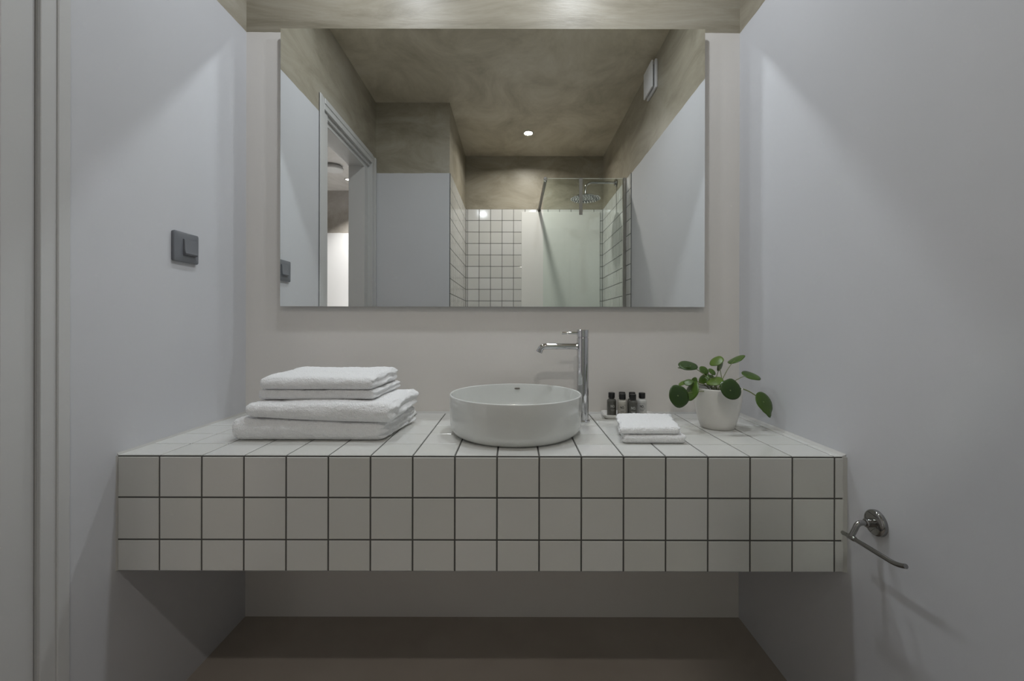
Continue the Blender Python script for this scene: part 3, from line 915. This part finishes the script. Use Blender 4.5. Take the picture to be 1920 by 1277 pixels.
# rain shower
sy = -0.352; sz = 2.122
sh = thing('rain_shower', 'round chrome rain shower head on a bent wall arm', 'shower', (XR-STH, sy, sz))
lathe('flange', [(0, 0), (.028, 0), (.028, -.004), (.024, -.010), (0, -.010)], (XR-STH, sy, sz), M['chrome'], sh, 32, axis='x')
hx = 0.545
tube('arm', [(XR-STH-.005, sy, sz), (.63, sy, sz)] + arc_pts((hx+.055, sy, sz), (hx, sy, sz), (hx, sy, sz-.055), 8) + [(hx, sy, 2.022)], .0095, M['chrome'], sh, 16)
lathe('swivel', [(0, .035), (.012, .035), (.016, .028), (.016, .014), (.022, .008), (0, .006)], (hx, sy, 2.0), M['chrome'], sh, 24)
lathe('shower_head', [(0, .010), (.030, .010), (.108, .004), (.1135, .001), (.1135, -.004), (.110, -.006), (0, -.006)], (hx, sy, 2.0), M['chrome'], sh, 56)
bm = bmesh.new()
for rr_, nn in ((.02, 6), (.042, 12), (.064, 18), (.086, 24), (.103, 28)):
    for i in range(nn):
        a = 2*PI*i/nn
        bmesh.ops.create_cone(bm, cap_ends=True, segments=8, radius1=.0022, radius2=.0032, depth=.005,
                              matrix=Matrix.Translation((hx+rr_*math.cos(a), sy+rr_*math.sin(a), 1.992)))
o = from_bm('nozzles', bm, M['switch'], sh); o['kind'] = 'stuff'
# white slab on the rear shower wall
o = box('wall_slab', .059, .7545, YRF+0.0005, YRF+.010, 0.25, 2.024, M['panel'], None, 0.001, 1, org=(.407, YRF, .25))
tag(o, 'plain tall white panel on the tiled rear wall of the shower', 'panel')
# extractor fan
fan = thing('extractor_fan', 'white square extractor fan high on the right wall near the ceiling', 'fan', (XR, .51, 2.42))
box('fan_base', XR-.014, XR, .435, .592, 2.338, 2.497, M['plastic'], fan, 0.004, 2)
box('fan_throat', XR-.024, XR-.013, .457, .570, 2.360, 2.475, M['backing'], fan)
box('fan_cover', XR-.033, XR-.023, .440, .587, 2.343, 2.492, M['plastic'], fan, 0.003, 2)
# hall ceiling lamp (off)
lc = (-1.72, -1.10, ZC)
cl = thing('ceiling_lamp', 'flat round white ceiling lamp in the hall beyond the door', 'lamp', lc)
lathe('lamp_base', [(0, 0), (.070, 0), (.070, -.018), (0, -.018)], lc, M['gloss_white'], cl, 40)
lathe('lamp_shade', [(0, -.016), (.086, -.016), (.0885, -.020), (.0885, -.036), (.084, -.042), (0, -.044)], lc, M['gloss_white'], cl, 48)

# ------------------------------------------------------------------ spotlights
def spot(x_, y_, watts, col, label, rad=.032, spread=180, lampr=None):
    t = thing('recessed_spotlight', label, 'spotlight', (x_, y_, ZC))
    lathe('trim_ring', [(rad+.0005, -.0005), (rad+.012, -.0005), (rad+.012, -.003), (rad+.004, -.0045), (rad+.0005, -.003)], (x_, y_, ZC), M['satin'], t, 40, close=False)
    lathe('lens', [(0, -.001), (rad, -.001), (rad, -.0018), (0, -.0018)], (x_, y_, ZC), M['lens'], t, 32)
    ld = bpy.data.lights.new('spot_light', 'AREA'); ld.shape = 'DISK'; ld.size = 2*(lampr or rad)
    ld.energy = watts; ld.color = col; ld.spread = math.radians(spread)
    lo = bpy.data.objects.new('spot_light', ld); C.objects.link(lo); lo.parent = t
    lo.location = (0, 0, -.006)
    return t
spot(-0.430, 1.12, SPOT_L, SPOT_COL, 'recessed ceiling spotlight above the left half of the vanity', .038, SPOT_SPREAD)
spot(0.252, 1.12, SPOT_R, SPOT_COL, 'recessed ceiling spotlight above the right half of the vanity', .038, SPOT_SPREAD)
spot(0.104, -0.390, SHOWER_W, SHOWER_COL, 'small glowing recessed spotlight in the ceiling over the shower', .03, SHOWER_SPREAD)
spot(-1.725, -1.48, HALL_W, HALL_COL, 'small glowing recessed spotlight in the hall ceiling beyond the lamp', .03, 100)
# unseen low lamp, shape and spot made up, for the far hall wall's glow
hl_ = thing('unseen_hall_lamp', 'unseen globe lamp added for the glow low on the far hall wall', 'lamp', (-1.22, -1.62, 0))
lathe('lamp_foot', [(0, 0), (.07, 0), (.07, .012), (.012, .02), (.012, .74), (0, .74)], (-1.22, -1.62, 0), M['satin'], hl_, 24)
lathe('lamp_globe', [(0, .74)] + [(.05*math.sin(PI*i/12), .79-.05*math.cos(PI*i/12)) for i in range(1, 12)] + [(0, .84)], (-1.22, -1.62, 0), emit('glowing_globe', HALL_COL, HALL_GLOBE), hl_, 24)
